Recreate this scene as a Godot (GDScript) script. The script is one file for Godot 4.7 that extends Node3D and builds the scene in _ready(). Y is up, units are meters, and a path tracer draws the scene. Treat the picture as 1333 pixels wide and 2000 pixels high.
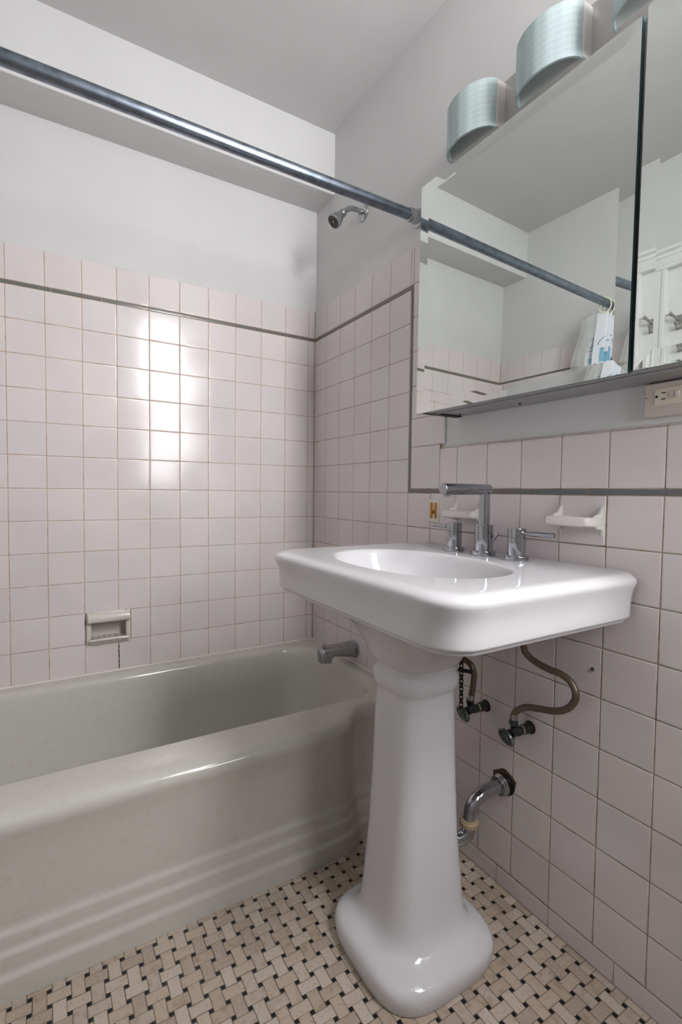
extends Node3D
# A small white-tiled bathroom: tub along the left wall, pedestal sink and mirror cabinet on the back wall.
# x runs away from the left wall, y up, z out of the back wall. Units are metres.

const ROOM_X := 2.17
const ROOM_Z := 1.536
const REVEAL := 0.08        # depth of the window recess in the right wall
const CEIL := 2.496
const TOP := 1.8286          # top of the tile in the tub area
const RIM := 0.38            # top of the tub
const PA := 0.10968          # tile pitch along the left wall
const PB := 0.11178          # tile pitch along the back wall

var M := {}
var rng := RandomNumberGenerator.new()
var tile_cache := {}
var cam: Camera3D

# ---------------------------------------------------------------- mesh builder
class MB:
	var t := PackedVector3Array()
	func tri(a: Vector3, b: Vector3, c: Vector3) -> void:
		t.append(a); t.append(b); t.append(c)
	func quad(a: Vector3, b: Vector3, c: Vector3, d: Vector3) -> void:
		tri(a, b, c); tri(a, c, d)
	func add(p: PackedVector3Array, orient := true) -> void:
		if orient and p.size() >= 3:
			var mid := Vector3.ZERO
			for v in p: mid += v
			mid /= p.size()
			var vol := 0.0
			for i in range(0, p.size(), 3):
				vol += (p[i] - mid).dot((p[i + 1] - mid).cross(p[i + 2] - mid))
			if vol < 0.0:
				for i in range(0, p.size(), 3):
					t.append(p[i]); t.append(p[i + 2]); t.append(p[i + 1])
				return
		t.append_array(p)
	func loft(rings: Array, cap0 := false, cap1 := false, closed := true) -> MB:
		var p := PackedVector3Array()
		var n: int = rings[0].size()
		for k in rings.size() - 1:
			var a: PackedVector3Array = rings[k]
			var b: PackedVector3Array = rings[k + 1]
			for i in (n if closed else n - 1):
				var j := (i + 1) % n
				for v in [a[i], b[i], b[j], a[i], b[j], a[j]]: p.append(v)
		for e in [[cap0, rings[0], false], [cap1, rings[rings.size() - 1], true]]:
			if e[0]:
				var r: PackedVector3Array = e[1]
				var c := Vector3.ZERO
				for v in r: c += v
				c /= r.size()
				for i in n:
					var j := (i + 1) % n
					if e[2]:
						for v in [c, r[j], r[i]]: p.append(v)
					else:
						for v in [c, r[i], r[j]]: p.append(v)
		add(p)
		return self
	func box(lo: Vector3, hi: Vector3, bevel := 0.0) -> MB:
		var b := bevel
		if b <= 0.0:
			return loft([MB.rect(lo.x, hi.x, lo.z, hi.z, lo.y), MB.rect(lo.x, hi.x, lo.z, hi.z, hi.y)], true, true)
		return loft([MB.rect(lo.x + b, hi.x - b, lo.z + b, hi.z - b, lo.y, b), MB.rect(lo.x, hi.x, lo.z, hi.z, lo.y + b, b), MB.rect(lo.x, hi.x, lo.z, hi.z, hi.y - b, b), MB.rect(lo.x + b, hi.x - b, lo.z + b, hi.z - b, hi.y, b)], true, true)
	static func rect(x0: float, x1: float, z0: float, z1: float, y: float, c := 0.0) -> PackedVector3Array:
		if c <= 0.0:
			return PackedVector3Array([Vector3(x0, y, z0), Vector3(x1, y, z0), Vector3(x1, y, z1), Vector3(x0, y, z1)])
		return PackedVector3Array([Vector3(x0 + c, y, z0), Vector3(x1 - c, y, z0), Vector3(x1, y, z0 + c), Vector3(x1, y, z1 - c), Vector3(x1 - c, y, z1), Vector3(x0 + c, y, z1), Vector3(x0, y, z1 - c), Vector3(x0, y, z0 + c)])
	# profile: (radius, height) pairs turned about the y axis of f
	func lathe(profile: Array, f := Transform3D(), segs := 28, caps := true) -> MB:
		var rings := []
		for q in profile:
			var r := PackedVector3Array()
			for i in segs:
				var a := TAU * i / segs
				r.append(f * Vector3(q[0] * cos(a), q[1], q[0] * sin(a)))
			rings.append(r)
		return loft(rings, caps, caps)
	func tube(path: Array, radius, segs := 14, caps := true) -> MB:
		var rings := []
		var up := Vector3.UP
		for k in path.size():
			var d: Vector3 = (path[mini(k + 1, path.size() - 1)] - path[maxi(k - 1, 0)]).normalized()
			if k == 0: up = Vector3.RIGHT if absf(d.y) > 0.9 else Vector3.UP
			var s := d.cross(up).normalized()
			up = s.cross(d).normalized()
			var rr: float = radius[k] if radius is Array else radius
			var r := PackedVector3Array()
			for i in segs:
				var a := TAU * i / segs
				r.append(path[k] + (s * cos(a) + up * sin(a)) * rr)
			rings.append(r)
		return loft(rings, caps, caps)
	# outline: points in the xy plane of f, pushed along z by depth, edges chamfered by c
	func prism(outline: PackedVector2Array, depth: float, f := Transform3D(), c := 0.0) -> MB:
		var poly := outline
		if Geometry2D.is_polygon_clockwise(poly): poly.reverse()
		var inner := poly
		if c > 0.0:
			inner = PackedVector2Array()
			var n := poly.size()
			for i in n:
				var e0 := (poly[i] - poly[(i + n - 1) % n]).normalized()
				var e1 := (poly[(i + 1) % n] - poly[i]).normalized()
				var n0 := Vector2(-e0.y, e0.x); var n1 := Vector2(-e1.y, e1.x)
				var m := (n0 + n1).normalized()
				inner.append(poly[i] + m * c / maxf(0.4, m.dot(n0)))
		var rings := []
		var lv := [[inner, 0.0], [poly, c], [poly, depth - c], [inner, depth]] if c > 0.0 else [[poly, 0.0], [poly, depth]]
		for q in lv:
			var r := PackedVector3Array()
			for v in q[0]: r.append(f * Vector3(v.x, v.y, q[1]))
			rings.append(r)
		var p := PackedVector3Array()
		var n := poly.size()
		for k in rings.size() - 1:
			for i in n:
				var j := (i + 1) % n
				for v in [rings[k][i], rings[k][j], rings[k + 1][j], rings[k][i], rings[k + 1][j], rings[k + 1][i]]: p.append(v)
		var ix := Geometry2D.triangulate_polygon(inner)
		var last: PackedVector3Array = rings[rings.size() - 1]
		for i in range(0, ix.size(), 3):
			var q: Array = [ix[i], ix[i + 1], ix[i + 2]]
			if (inner[q[1]] - inner[q[0]]).cross(inner[q[2]] - inner[q[0]]) < 0: q = [q[0], q[2], q[1]]
			for v in [last[q[0]], last[q[1]], last[q[2]], rings[0][q[0]], rings[0][q[2]], rings[0][q[1]]]: p.append(v)
		add(p)
		return self
	func build(deg := 48.0) -> ArrayMesh:
		var n := t.size() / 3
		var fn := PackedVector3Array(); fn.resize(n)
		var fu := PackedVector3Array(); fu.resize(n)
		var by := {}
		for k in n:
			var c := (t[k * 3 + 1] - t[k * 3]).cross(t[k * 3 + 2] - t[k * 3])
			fn[k] = c
			fu[k] = c.normalized()
			for i in 3:
				var key := Vector3i((t[k * 3 + i] * 200000.0).round())
				if by.has(key): by[key].append(k)
				else: by[key] = [k]
		var lim := cos(deg_to_rad(deg))
		var vs := PackedVector3Array(); var ns := PackedVector3Array()
		for k in n:
			if fn[k].length_squared() < 1e-22: continue
			for i in [0, 2, 1]:
				var v := t[k * 3 + i]
				var s := Vector3.ZERO
				for o in by[Vector3i((v * 200000.0).round())]:
					if fu[o].dot(fu[k]) > lim: s += fn[o]
				vs.append(v); ns.append(s.normalized() if s.length_squared() > 1e-24 else fu[k])
		var arr := []
		arr.resize(Mesh.ARRAY_MAX)
		arr[Mesh.ARRAY_VERTEX] = vs
		arr[Mesh.ARRAY_NORMAL] = ns
		var m := ArrayMesh.new()
		m.add_surface_from_arrays(Mesh.PRIMITIVE_TRIANGLES, arr)
		return m

# ---------------------------------------------------------------- naming helpers
func numbered(parent: Node, called: String) -> String:
	if not parent.has_node(called): return called
	var k := 1
	while parent.has_node("%s_%03d" % [called, k]): k += 1
	return "%s_%03d" % [called, k]

var counts := {}
func put(parent: Node, called: String, mesh: Mesh, m: Material) -> MeshInstance3D:
	var o := MeshInstance3D.new()
	var key := str(parent.get_instance_id()) + called
	var k: int = counts.get(key, 0)
	counts[key] = k + 1
	o.name = called if k == 0 else "%s_%03d" % [called, k]
	o.mesh = mesh
	o.material_override = m
	o.cast_shadow = GeometryInstance3D.SHADOW_CASTING_SETTING_ON
	parent.add_child(o, true)
	return o

func thing(called: String, label: String, category: String, group := "") -> Node3D:
	var o := Node3D.new()
	o.name = numbered(self, called)
	add_child(o, true)
	o.set_meta("label", label)
	o.set_meta("category", category)
	if group: o.set_meta("group", group)
	return o

func setting(called: String) -> Node3D:
	var o := Node3D.new()
	o.name = called
	add_child(o, true)
	o.set_meta("kind", "structure")
	return o

# ---------------------------------------------------------------- materials
func noise_tex(sd: int, freq: float, ramp: Array, size := 256, oct := 4, kind := FastNoiseLite.TYPE_SIMPLEX_SMOOTH, ridged := false) -> ImageTexture:
	var n := FastNoiseLite.new()
	n.seed = sd
	n.noise_type = kind
	n.frequency = freq
	n.fractal_type = FastNoiseLite.FRACTAL_RIDGED if ridged else FastNoiseLite.FRACTAL_FBM
	n.fractal_octaves = oct
	var im := n.get_seamless_image(size, size)
	var src := im.get_data()
	var g := Gradient.new()
	var offs := PackedFloat32Array(); var cols := PackedColorArray()
	for r in ramp:
		offs.append(r[0]); cols.append(r[1])
	g.offsets = offs; g.colors = cols
	var lut := PackedByteArray()
	for i in 256:
		var c := g.sample(i / 255.0)
		lut.append(int(c.r * 255)); lut.append(int(c.g * 255)); lut.append(int(c.b * 255))
	var d := PackedByteArray()
	d.resize(size * size * 3)
	for i in size * size:
		var v := src[i] * 3
		d[i * 3] = lut[v]; d[i * 3 + 1] = lut[v + 1]; d[i * 3 + 2] = lut[v + 2]
	return ImageTexture.create_from_image(Image.create_from_data(size, size, false, Image.FORMAT_RGB8, d))

func mat(c: Color, rough := 0.5, metal := 0.0, spec := 0.5) -> StandardMaterial3D:
	var m := StandardMaterial3D.new()
	m.albedo_color = c
	m.roughness = rough
	m.metallic = metal
	m.metallic_specular = spec
	return m

func tex(m: StandardMaterial3D, t: Texture2D, scale: float, world := true) -> StandardMaterial3D:
	m.albedo_texture = t
	m.uv1_triplanar = true
	m.uv1_world_triplanar = world
	m.uv1_scale = Vector3.ONE * scale
	return m

func relief(m: StandardMaterial3D, t: Texture2D, depth: float, scale := 0.0) -> StandardMaterial3D:
	m.heightmap_enabled = true
	m.heightmap_texture = t
	m.heightmap_scale = depth
	if scale > 0.0:
		m.uv1_triplanar = true
		m.uv1_world_triplanar = true
		m.uv1_scale = Vector3.ONE * scale
	return m

func grey(a: float) -> Color:
	return Color(a, a, a)

func make_materials() -> void:
	var soft := noise_tex(3, 0.012, [[0.0, grey(0.98)], [0.5, grey(0.99)], [1.0, grey(1.0)]], 256, 4)
	var orange := noise_tex(5, 0.09, [[0.0, grey(0.0)], [1.0, grey(1.0)]], 256, 2)
	var worn := noise_tex(9, 0.02, [[0.0, Color(0.93, 0.92, 0.905)], [0.3, Color(0.975, 0.97, 0.965)], [0.5, grey(0.99)], [1.0, grey(1.0)]], 512, 5)
	M.paint = relief(tex(mat(Color(0.845, 0.845, 0.84), 0.55, 0.0, 0.35), soft, 0.9), orange, 0.02)
	M.ceiling = relief(tex(mat(Color(0.82, 0.82, 0.815), 0.8, 0.0, 0.2), soft, 0.9), orange, 0.02)
	M.trim = tex(mat(Color(0.91, 0.91, 0.905), 0.35), soft, 1.5)
	var glaze := noise_tex(21, 0.008, [[0.0, grey(0.96)], [1.0, grey(1.0)]], 256, 3)
	M.tile = []
	for c in [Color(0.886, 0.853, 0.850), Color(0.876, 0.847, 0.846), Color(0.892, 0.859, 0.852), Color(0.878, 0.843, 0.842)]:
		var m := tex(mat(c, 0.14, 0.0, 0.42), glaze, 1.3)
		M.tile.append(relief(m, glaze, 0.05))
	M.grout_tan = tex(mat(Color(0.78, 0.68, 0.585), 0.9), noise_tex(31, 0.03, [[0.0, Color(0.74, 0.66, 0.56)], [0.35, Color(0.9, 0.86, 0.8)], [0.7, grey(0.97)], [1.0, grey(1.0)]], 256, 4), 2.2)
	M.grout_grey = tex(mat(Color(0.72, 0.665, 0.61), 0.9), noise_tex(33, 0.03, [[0.0, Color(0.6, 0.55, 0.47)], [0.4, Color(0.9, 0.88, 0.84)], [1.0, grey(1.0)]], 256, 4), 2.2)
	M.liner = tex(mat(Color(0.44, 0.44, 0.43), 0.2), soft, 3.0)
	M.caulk = tex(mat(Color(0.90, 0.88, 0.85), 0.6), worn, 4.0)
	# floor marble: beige with fine veins
	M.marble = []
	var vein := noise_tex(41, 0.011, [[0.0, grey(1.0)], [0.72, Color(0.985, 0.975, 0.96)], [0.88, Color(0.90, 0.86, 0.80)], [0.97, Color(0.76, 0.66, 0.55)], [1.0, Color(0.66, 0.54, 0.42)]], 512, 4, FastNoiseLite.TYPE_SIMPLEX_SMOOTH, true)
	var cloud := noise_tex(43, 0.02, [[0.0, Color(0.86, 0.82, 0.77)], [0.5, grey(0.98)], [1.0, grey(1.0)]], 256, 4)
	var k := 0
	for c in [Color(0.75, 0.69, 0.625), Color(0.765, 0.715, 0.66), Color(0.725, 0.66, 0.585), Color(0.785, 0.74, 0.69), Color(0.70, 0.64, 0.585), Color(0.745, 0.69, 0.635)]:
		var m := tex(mat(c, 0.34, 0.0, 0.5), vein if k % 3 != 2 else cloud, 5.0 + k * 0.7)
		m.uv1_offset = Vector3(k * 0.37, k * 0.19, k * 0.53)
		M.marble.append(m)
		k += 1
	M.black_stone = mat(Color(0.075, 0.08, 0.085), 0.3)
	M.floor_grout = tex(mat(Color(0.47, 0.43, 0.39), 0.95), worn, 6.0)
	var enamel := noise_tex(51, 0.03, [[0.0, Color(0.955, 0.945, 0.93)], [0.22, Color(0.99, 0.988, 0.985)], [0.4, grey(1.0)], [1.0, grey(1.0)]], 512, 5)
	M.tub = tex(mat(Color(0.79, 0.78, 0.75), 0.12, 0.0, 0.5), enamel, 1.7)
	M.porcelain = mat(Color(0.825, 0.822, 0.83), 0.07, 0.0, 0.5)
	M.ceramic = mat(Color(0.88, 0.865, 0.845), 0.12)
	M.old_ceramic = tex(mat(Color(0.865, 0.84, 0.81), 0.16), worn, 7.0)
	M.chrome = mat(Color(0.68, 0.69, 0.71), 0.05, 1.0)
	M.worn_chrome = tex(mat(Color(0.74, 0.75, 0.76), 0.2, 1.0), noise_tex(61, 0.02, [[0.0, grey(0.78)], [0.5, grey(0.95)], [1.0, grey(1.0)]], 256, 4), 5.0)
	M.galvanised = tex(mat(Color(0.56, 0.60, 0.65), 0.30, 1.0), noise_tex(63, 0.025, [[0.0, grey(0.6)], [0.5, grey(0.92)], [1.0, grey(1.0)]], 256, 4), 4.0)
	M.brass_dark = tex(mat(Color(0.34, 0.36, 0.36), 0.32, 0.9), noise_tex(65, 0.03, [[0.0, Color(0.5, 0.6, 0.55)], [0.5, grey(0.9)], [1.0, grey(1.0)]], 256, 4), 8.0)
	M.satin = mat(Color(0.83, 0.815, 0.80), 0.45, 0.35)
	M.dull_steel = tex(mat(Color(0.50, 0.53, 0.53), 0.3, 0.9), noise_tex(66, 0.03, [[0.0, Color(0.6, 0.66, 0.62)], [0.5, grey(0.95)], [1.0, grey(1.0)]], 256, 4), 8.0)
	M.nickel = mat(Color(0.71, 0.70, 0.69), 0.36, 0.75)
	M.aluminium = tex(mat(Color(0.70, 0.70, 0.71), 0.36, 0.9), soft, 3.0)
	M.mirror = mat(Color(0.885, 0.905, 0.89), 0.0, 1.0)
	M.edge = mat(Color(0.20, 0.42, 0.42), 0.12)
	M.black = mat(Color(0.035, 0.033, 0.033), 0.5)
	M.rust = tex(mat(Color(0.30, 0.19, 0.12), 0.85), noise_tex(67, 0.03, [[0.0, Color(0.35, 0.25, 0.2)], [0.5, Color(0.8, 0.7, 0.6)], [1.0, grey(1.0)]], 256, 4), 9.0)
	M.hose = tex(mat(Color(0.56, 0.50, 0.43), 0.42, 0.6), noise_tex(69, 0.3, [[0.0, grey(0.4)], [0.5, grey(0.8)], [1.0, grey(1.0)]], 128, 1), 14.0)
	M.nylon = mat(Color(0.66, 0.58, 0.46), 0.5)
	M.gold_foam = mat(Color(0.72, 0.50, 0.16), 0.8)
	M.tape = mat(Color(0.88, 0.85, 0.82), 0.4)
	M.almond = mat(Color(0.80, 0.76, 0.72), 0.35)
	M.ivory = mat(Color(0.87, 0.83, 0.76), 0.3)
	M.rubber = mat(Color(0.11, 0.075, 0.065), 0.55)
	M.nozzle = mat(Color(0.62, 0.58, 0.55), 0.4)
	M.ring_plastic = mat(Color(0.93, 0.92, 0.84), 0.35)
	var glass_grid := Image.create(64, 64, false, Image.FORMAT_RGB8)  # faint grid tone in the frosted glass colour
	for y in 64:
		for x in 64:
			var a := 0.96 + 0.02 * (1 if x / 8 % 2 == 0 else -1) + 0.012 * (1 if y / 4 % 2 == 0 else -1)
			glass_grid.set_pixel(x, y, Color(a, a, a))
	M.frosted = tex(mat(Color(0.80, 0.86, 0.86), 0.22), ImageTexture.create_from_image(glass_grid), 9.0, false)
	M.frosted.backlight_enabled = true
	M.frosted.backlight = Color(0.62, 0.68, 0.68)
	M.glass_rim = mat(Color(0.62, 0.74, 0.72), 0.15)
	M.cloth = mat(Color(0.955, 0.96, 0.975), 0.7)
	M.vinyl = mat(Color(0.93, 0.94, 0.92, 0.22), 0.12)
	M.vinyl.transparency = BaseMaterial3D.TRANSPARENCY_ALPHA
	M.vinyl.cull_mode = BaseMaterial3D.CULL_DISABLED
	for q in [["sky_glass", 3.0], ["court_glass", 0.9]]:
		var wg := mat(Color(0.9, 0.92, 0.95), 0.4)
		wg.emission_enabled = true
		wg.emission = Color(0.97, 0.98, 1.0)
		wg.emission_energy_multiplier = q[1]
		M[q[0]] = wg
	M.mortar = tex(mat(Color(0.52, 0.46, 0.40), 0.95), noise_tex(71, 0.05, [[0.0, Color(0.3, 0.2, 0.14)], [0.45, Color(0.62, 0.52, 0.44)], [1.0, grey(1.0)]], 256, 4), 14.0)
	M.stamp = mat(Color(0.62, 0.26, 0.17), 0.7)

# ---------------------------------------------------------------- tiles
func tile_mesh(w: float, h: float, d := 0.006) -> ArrayMesh:
	var key := Vector3i(int(round(w * 4000)), int(round(h * 4000)), int(round(d * 10000)))
	if tile_cache.has(key): return tile_cache[key]
	var rings := []
	for q in [[0.0, -d], [0.0, -0.0014], [0.0006, -0.0005], [0.0018, -0.0001], [0.0042, 0.0]]:
		var a: float = w / 2 - q[0]
		var b: float = h / 2 - q[0]
		rings.append(PackedVector3Array([Vector3(-a, -b, q[1]), Vector3(a, -b, q[1]), Vector3(a, b, q[1]), Vector3(-a, b, q[1])]))
	var m := MB.new().loft(rings, false, true).build(60.0)
	tile_cache[key] = m
	return m

# a tile whose top edge rolls back to the wall
func bullnose_mesh(w: float, h: float, d := 0.011) -> ArrayMesh:
	var key := Vector3i(int(round(w * 4000)), int(round(h * 4000)), -1)
	if tile_cache.has(key): return tile_cache[key]
	var prof := [[-h / 2, -d], [-h / 2, -0.0014], [-h / 2 + 0.0008, -0.0004], [-h / 2 + 0.004, 0.0], [h / 2 - 0.012, 0.0]]
	for i in range(1, 7):
		var a := PI / 2 * i / 6
		prof.append([h / 2 - 0.012 + 0.012 * sin(a), -d * (1.0 - cos(a))])
	var rings := []
	for e in [[-w / 2, 0.0016], [-w / 2, 0.0006], [-w / 2 + 0.001, 0.0002], [-w / 2 + 0.004, 0.0], [w / 2 - 0.004, 0.0], [w / 2 - 0.001, 0.0002], [w / 2, 0.0006], [w / 2, 0.0016]]:
		var r := PackedVector3Array()
		for q in prof: r.append(Vector3(e[0], q[0], q[1] - e[1]))
		rings.append(r)
	var m := MB.new().loft(rings, true, true).build(50.0)
	tile_cache[key] = m
	return m

# frame f of a wall: its x runs along the wall, y up, z out of the wall
func tile(wall: Node3D, f: Transform3D, u0: float, u1: float, v0: float, v1: float, called := "tile", gap := 0.0017, bull := false) -> void:
	var w := u1 - u0 - gap
	var h := v1 - v0 - gap
	if w < 0.004 or h < 0.004: return
	var m: Material = M.liner if called == "liner_strip" else M.tile[rng.randi() % M.tile.size()]
	var o := put(wall, called, bullnose_mesh(w, h) if bull else tile_mesh(w, h), m)
	var wob := Basis.from_euler(Vector3(rng.randf_range(-1, 1), rng.randf_range(-1, 1), 0) * 0.0028) if called == "tile" else Basis()
	o.transform = f * Transform3D(wob, Vector3((u0 + u1) / 2, (v0 + v1) / 2, rng.randf_range(-0.0004, 0.0)))

func row_y(k: int) -> float:
	return 0.05 + (15 - k) * 0.11

func slab_with_hole(lo: Vector2, hi: Vector2, h0: Vector2, h1: Vector2, d0: float, d1: float, f: Transform3D) -> ArrayMesh:
	var b := MB.new()
	for r in [[lo.x, lo.y, h0.x, hi.y], [h1.x, lo.y, hi.x, hi.y], [h0.x, lo.y, h1.x, h0.y], [h0.x, h1.y, h1.x, hi.y]]:
		if r[2] - r[0] < 0.0005 or r[3] - r[1] < 0.0005: continue
		var p := MB.new().box(Vector3(r[0], r[1], d0), Vector3(r[2], r[3], d1))
		for v in p.t: b.t.append(f * v)
	return b.build(20.0)

# ---------------------------------------------------------------- the scene
func _ready() -> void:
	rng.seed = 20240611
	# camera
	cam = Camera3D.new()
	cam.name = "camera"
	cam.keep_aspect = Camera3D.KEEP_HEIGHT
	cam.fov = 92.5558
	cam.near = 0.02
	cam.far = 50.0
	var fwd := Vector3(-0.85525445, -0.04128881, -0.5165608)
	var right := Vector3(0.51655747, 0.01157676, -0.85617426)
	cam.transform = Transform3D(Basis(right, right.cross(fwd), -fwd).orthonormalized(), Vector3(1.93081, 1.04099, 1.02221))
	add_child(cam)
	cam.current = true
	# sky and exposure
	var env := Environment.new()
	env.background_mode = Environment.BG_SKY
	var sky := Sky.new()
	var sm := ProceduralSkyMaterial.new()
	sm.sky_top_color = Color(0.55, 0.66, 0.80)
	sm.sky_horizon_color = Color(0.80, 0.84, 0.88)
	sm.ground_horizon_color = Color(0.70, 0.72, 0.74)
	sm.ground_bottom_color = Color(0.45, 0.45, 0.45)
	sky.sky_material = sm
	env.sky = sky
	env.tonemap_mode = Environment.TONE_MAPPER_LINEAR
	env.tonemap_exposure = 1.01
	env.sdfgi_enabled = true
	env.ssao_enabled = true
	env.ssil_enabled = true
	var we := WorldEnvironment.new()
	we.name = "environment"
	we.environment = env
	add_child(we)
	# daylight that enters by the narrow window in the right wall: open sky above, a court wall below
	for q in [[2.045, 0.60, 2.15], [1.39, 0.56, 0.75]]:
		var day := AreaLight3D.new()
		day.name = "window_daylight"
		day.area_size = Vector2(0.25, q[1])
		day.light_energy = q[2]
		day.light_color = Color(1.0, 0.992, 1.0)
		day.shadow_enabled = true
		day.area_range = 12.0
		add_child(day, true)
		day.look_at_from_position(Vector3(ROOM_X + REVEAL - 0.03, q[0], 0.215), Vector3(0.0, q[0], 0.215))

	make_materials()
	build_room()
	build_floor()
	build_wall_tiles()
	build_window()
	build_door()
	build_tub()
	build_sink()
	build_faucet()
	build_cabinet()
	build_vanity_light()
	build_shower()
	build_soap_recess()
	build_wall_fittings()
	build_plumbing()
	build_curtain()

var FA := Transform3D(Basis(Vector3(0, 0, -1), Vector3.UP, Vector3(1, 0, 0)), Vector3.ZERO)          # left wall: u = -z
var FB := Transform3D()                                                                              # back wall: u = x
var FF := Transform3D(Basis(Vector3(-1, 0, 0), Vector3.UP, Vector3(0, 0, -1)), Vector3(0, 0, ROOM_Z))  # front wall: u = -x
var FR := Transform3D(Basis(Vector3(0, 0, 1), Vector3.UP, Vector3(-1, 0, 0)), Vector3(ROOM_X, 0, 0))  # right wall: u = z
const NICHE := [0.7577, 0.906, 0.4815, 0.604]   # z0 z1 y0 y1
const WIN := [0.07, 0.36, 1.08, 2.38]
const DOOR := [0.87, 1.58, 2.03]

func build_room() -> void:
	var wl := setting("wall_left")
	put(wl, "plaster", MB.new().box(Vector3(-0.12, TOP - 0.01, -0.12), Vector3(-0.004, CEIL + 0.1, ROOM_Z + 0.12)).build(20), M.paint)
	put(wl, "mortar_bed", slab_with_hole(Vector2(-ROOM_Z - 0.02, -0.05), Vector2(0.02, TOP - 0.003), Vector2(-NICHE[1], NICHE[2]), Vector2(-NICHE[0], NICHE[3]), -0.12, -0.0014, FA), M.grout_tan)
	put(wl, "soffit", MB.new().box(Vector3(-0.02, 2.2545, -0.01), Vector3(0.148, CEIL + 0.01, ROOM_Z + 0.01), 0.004).build(60), M.paint)
	var wb := setting("wall_back")
	var pl := MB.new()
	pl.box(Vector3(-0.12, TOP - 0.01, -0.12), Vector3(ROOM_X + 0.12, CEIL + 0.1, -0.0065))
	pl.box(Vector3(0.80, 1.17, -0.12), Vector3(ROOM_X + 0.12, TOP - 0.01, -0.0085))
	put(wb, "plaster", pl.build(20), M.paint)
	var mb := MB.new()
	mb.box(Vector3(-0.02, -0.05, -0.12), Vector3(0.815, TOP - 0.003, -0.0014))
	mb.box(Vector3(0.815, -0.05, -0.12), Vector3(ROOM_X + 0.02, 1.176, -0.0015))
	put(wb, "mortar_bed", mb.build(20), M.grout_grey)
	var wf := setting("wall_front")
	put(wf, "plaster", slab_with_hole(Vector2(-ROOM_X - 0.12, -0.05), Vector2(0.12, CEIL + 0.1), Vector2(-DOOR[1], -0.06), Vector2(-DOOR[0], DOOR[2]), -0.12, -0.004, FF), M.paint)
	put(wf, "mortar_bed", MB.new().box(Vector3(-0.02, RIM - 0.05, ROOM_Z + 0.0014), Vector3(0.772, TOP - 0.003, ROOM_Z + 0.05)).build(20), M.grout_tan)
	var wr := setting("wall_right")
	put(wr, "plaster", slab_with_hole(Vector2(-0.12, -0.05), Vector2(ROOM_Z + 0.12, CEIL + 0.1), Vector2(WIN[0], WIN[2]), Vector2(WIN[1], WIN[3]), -REVEAL - 0.1, 0.0, FR), M.paint)
	var c := setting("ceiling")
	put(c, "plaster", MB.new().box(Vector3(-0.12, CEIL, -0.12), Vector3(ROOM_X + REVEAL + 0.1, CEIL + 0.12, ROOM_Z + 0.12)).build(20), M.ceiling)

func build_floor() -> void:
	var fl := setting("floor")
	put(fl, "grout_bed", MB.new().box(Vector3(-0.05, -0.1, -0.05), Vector3(ROOM_X + 0.05, -0.0012, ROOM_Z + 0.05)).build(20), M.floor_grout)
	var a := 0.0347
	var s := 0.0095
	var g := 0.0014
	var brick := tile_like(a + s - g, a - s - g)
	var dot := tile_like(s - g * 0.7, s - g * 0.7)
	var cells := []
	var dots := []
	for i in range(-9, 42):
		for j in range(-1, 46):
			var x := 1.0347 + i * a
			var z := 0.0208 + j * a
			if x > 0.715 and x < ROOM_X - 0.003 and z > 0.004 and z < ROOM_Z - 0.004: dots.append([seen(Vector3(x, 0, z)), Vector3(x, 0, z), 0])
			var cx := x + a / 2
			var cz := z + a / 2
			if cx > 0.70 and cx < ROOM_X - 0.02 and cz > 0.0 and cz < ROOM_Z - 0.012: cells.append([seen(Vector3(cx, 0, cz)), Vector3(cx, 0, cz), (i + j) % 2])
	for set_ in [[cells, brick, "brick"], [dots, dot, "black_inset"]]:
		var list: Array = set_[0]
		list.sort_custom(func(p, q): return p[0] > q[0])
		var rest := {}
		for k in list.size():
			var e = list[k]
			var turn: float = PI / 2 if absi(e[2]) == 1 else 0.0
			var f := Transform3D(Basis(Vector3.UP, turn + rng.randf_range(-0.012, 0.012)) * Basis(Vector3.RIGHT, rng.randf_range(-0.006, 0.006)), e[1] + Vector3(rng.randf_range(-1, 1) * 0.0004, rng.randf_range(-0.0006, 0.0), rng.randf_range(-1, 1) * 0.0004))
			var mi: int = rng.randi() % M.marble.size()
			if set_[2] != "brick": mi = 0
			if k < 300:
				var o := put(fl, set_[2], set_[1], M.marble[mi] if set_[2] == "brick" else M.black_stone)
				o.transform = f
			else:
				if not rest.has(mi):
					rest[mi] = SurfaceTool.new()
					rest[mi].begin(Mesh.PRIMITIVE_TRIANGLES)
				rest[mi].append_from(set_[1], 0, f)
		var am := ArrayMesh.new()
		for mi in rest:
			rest[mi].set_material(M.marble[mi] if set_[2] == "brick" else M.black_stone)
			am = rest[mi].commit(am)
		var o := MeshInstance3D.new()
		o.name = "mosaic_field" if set_[2] == "brick" else "inset_field"
		o.mesh = am
		o.set_meta("kind", "stuff")
		fl.add_child(o, true)

# how large a spot of floor shows: 0 outside the frame or behind the pedestal foot
func seen(p: Vector3) -> float:
	var d := p - cam.position
	var b := cam.transform.basis
	var z := -d.dot(b.z)
	if z < 0.1: return 0.0
	var px := 666.5 + 956.36 * d.dot(b.x) / z
	var py := 1000.0 - 956.36 * d.dot(b.y) / z
	if px < -10 or px > 1343 or py > 2010 or py < 0: return 0.0
	if absf(p.x - 1.08) < 0.14 and absf(p.z - 0.3) < 0.14: return 0.0
	if p.x < 0.77: return 0.0
	return 1.0 / (z * z)

func tile_like(l: float, w: float) -> ArrayMesh:
	var rings := []
	for q in [[0.0, -0.006], [0.0, -0.0007], [0.0007, 0.0]]:
		rings.append(MB.rect(-l / 2 + q[0], l / 2 - q[0], -w / 2 + q[0], w / 2 - q[0], q[1]))
	return MB.new().loft(rings, false, true).build(50)

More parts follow.
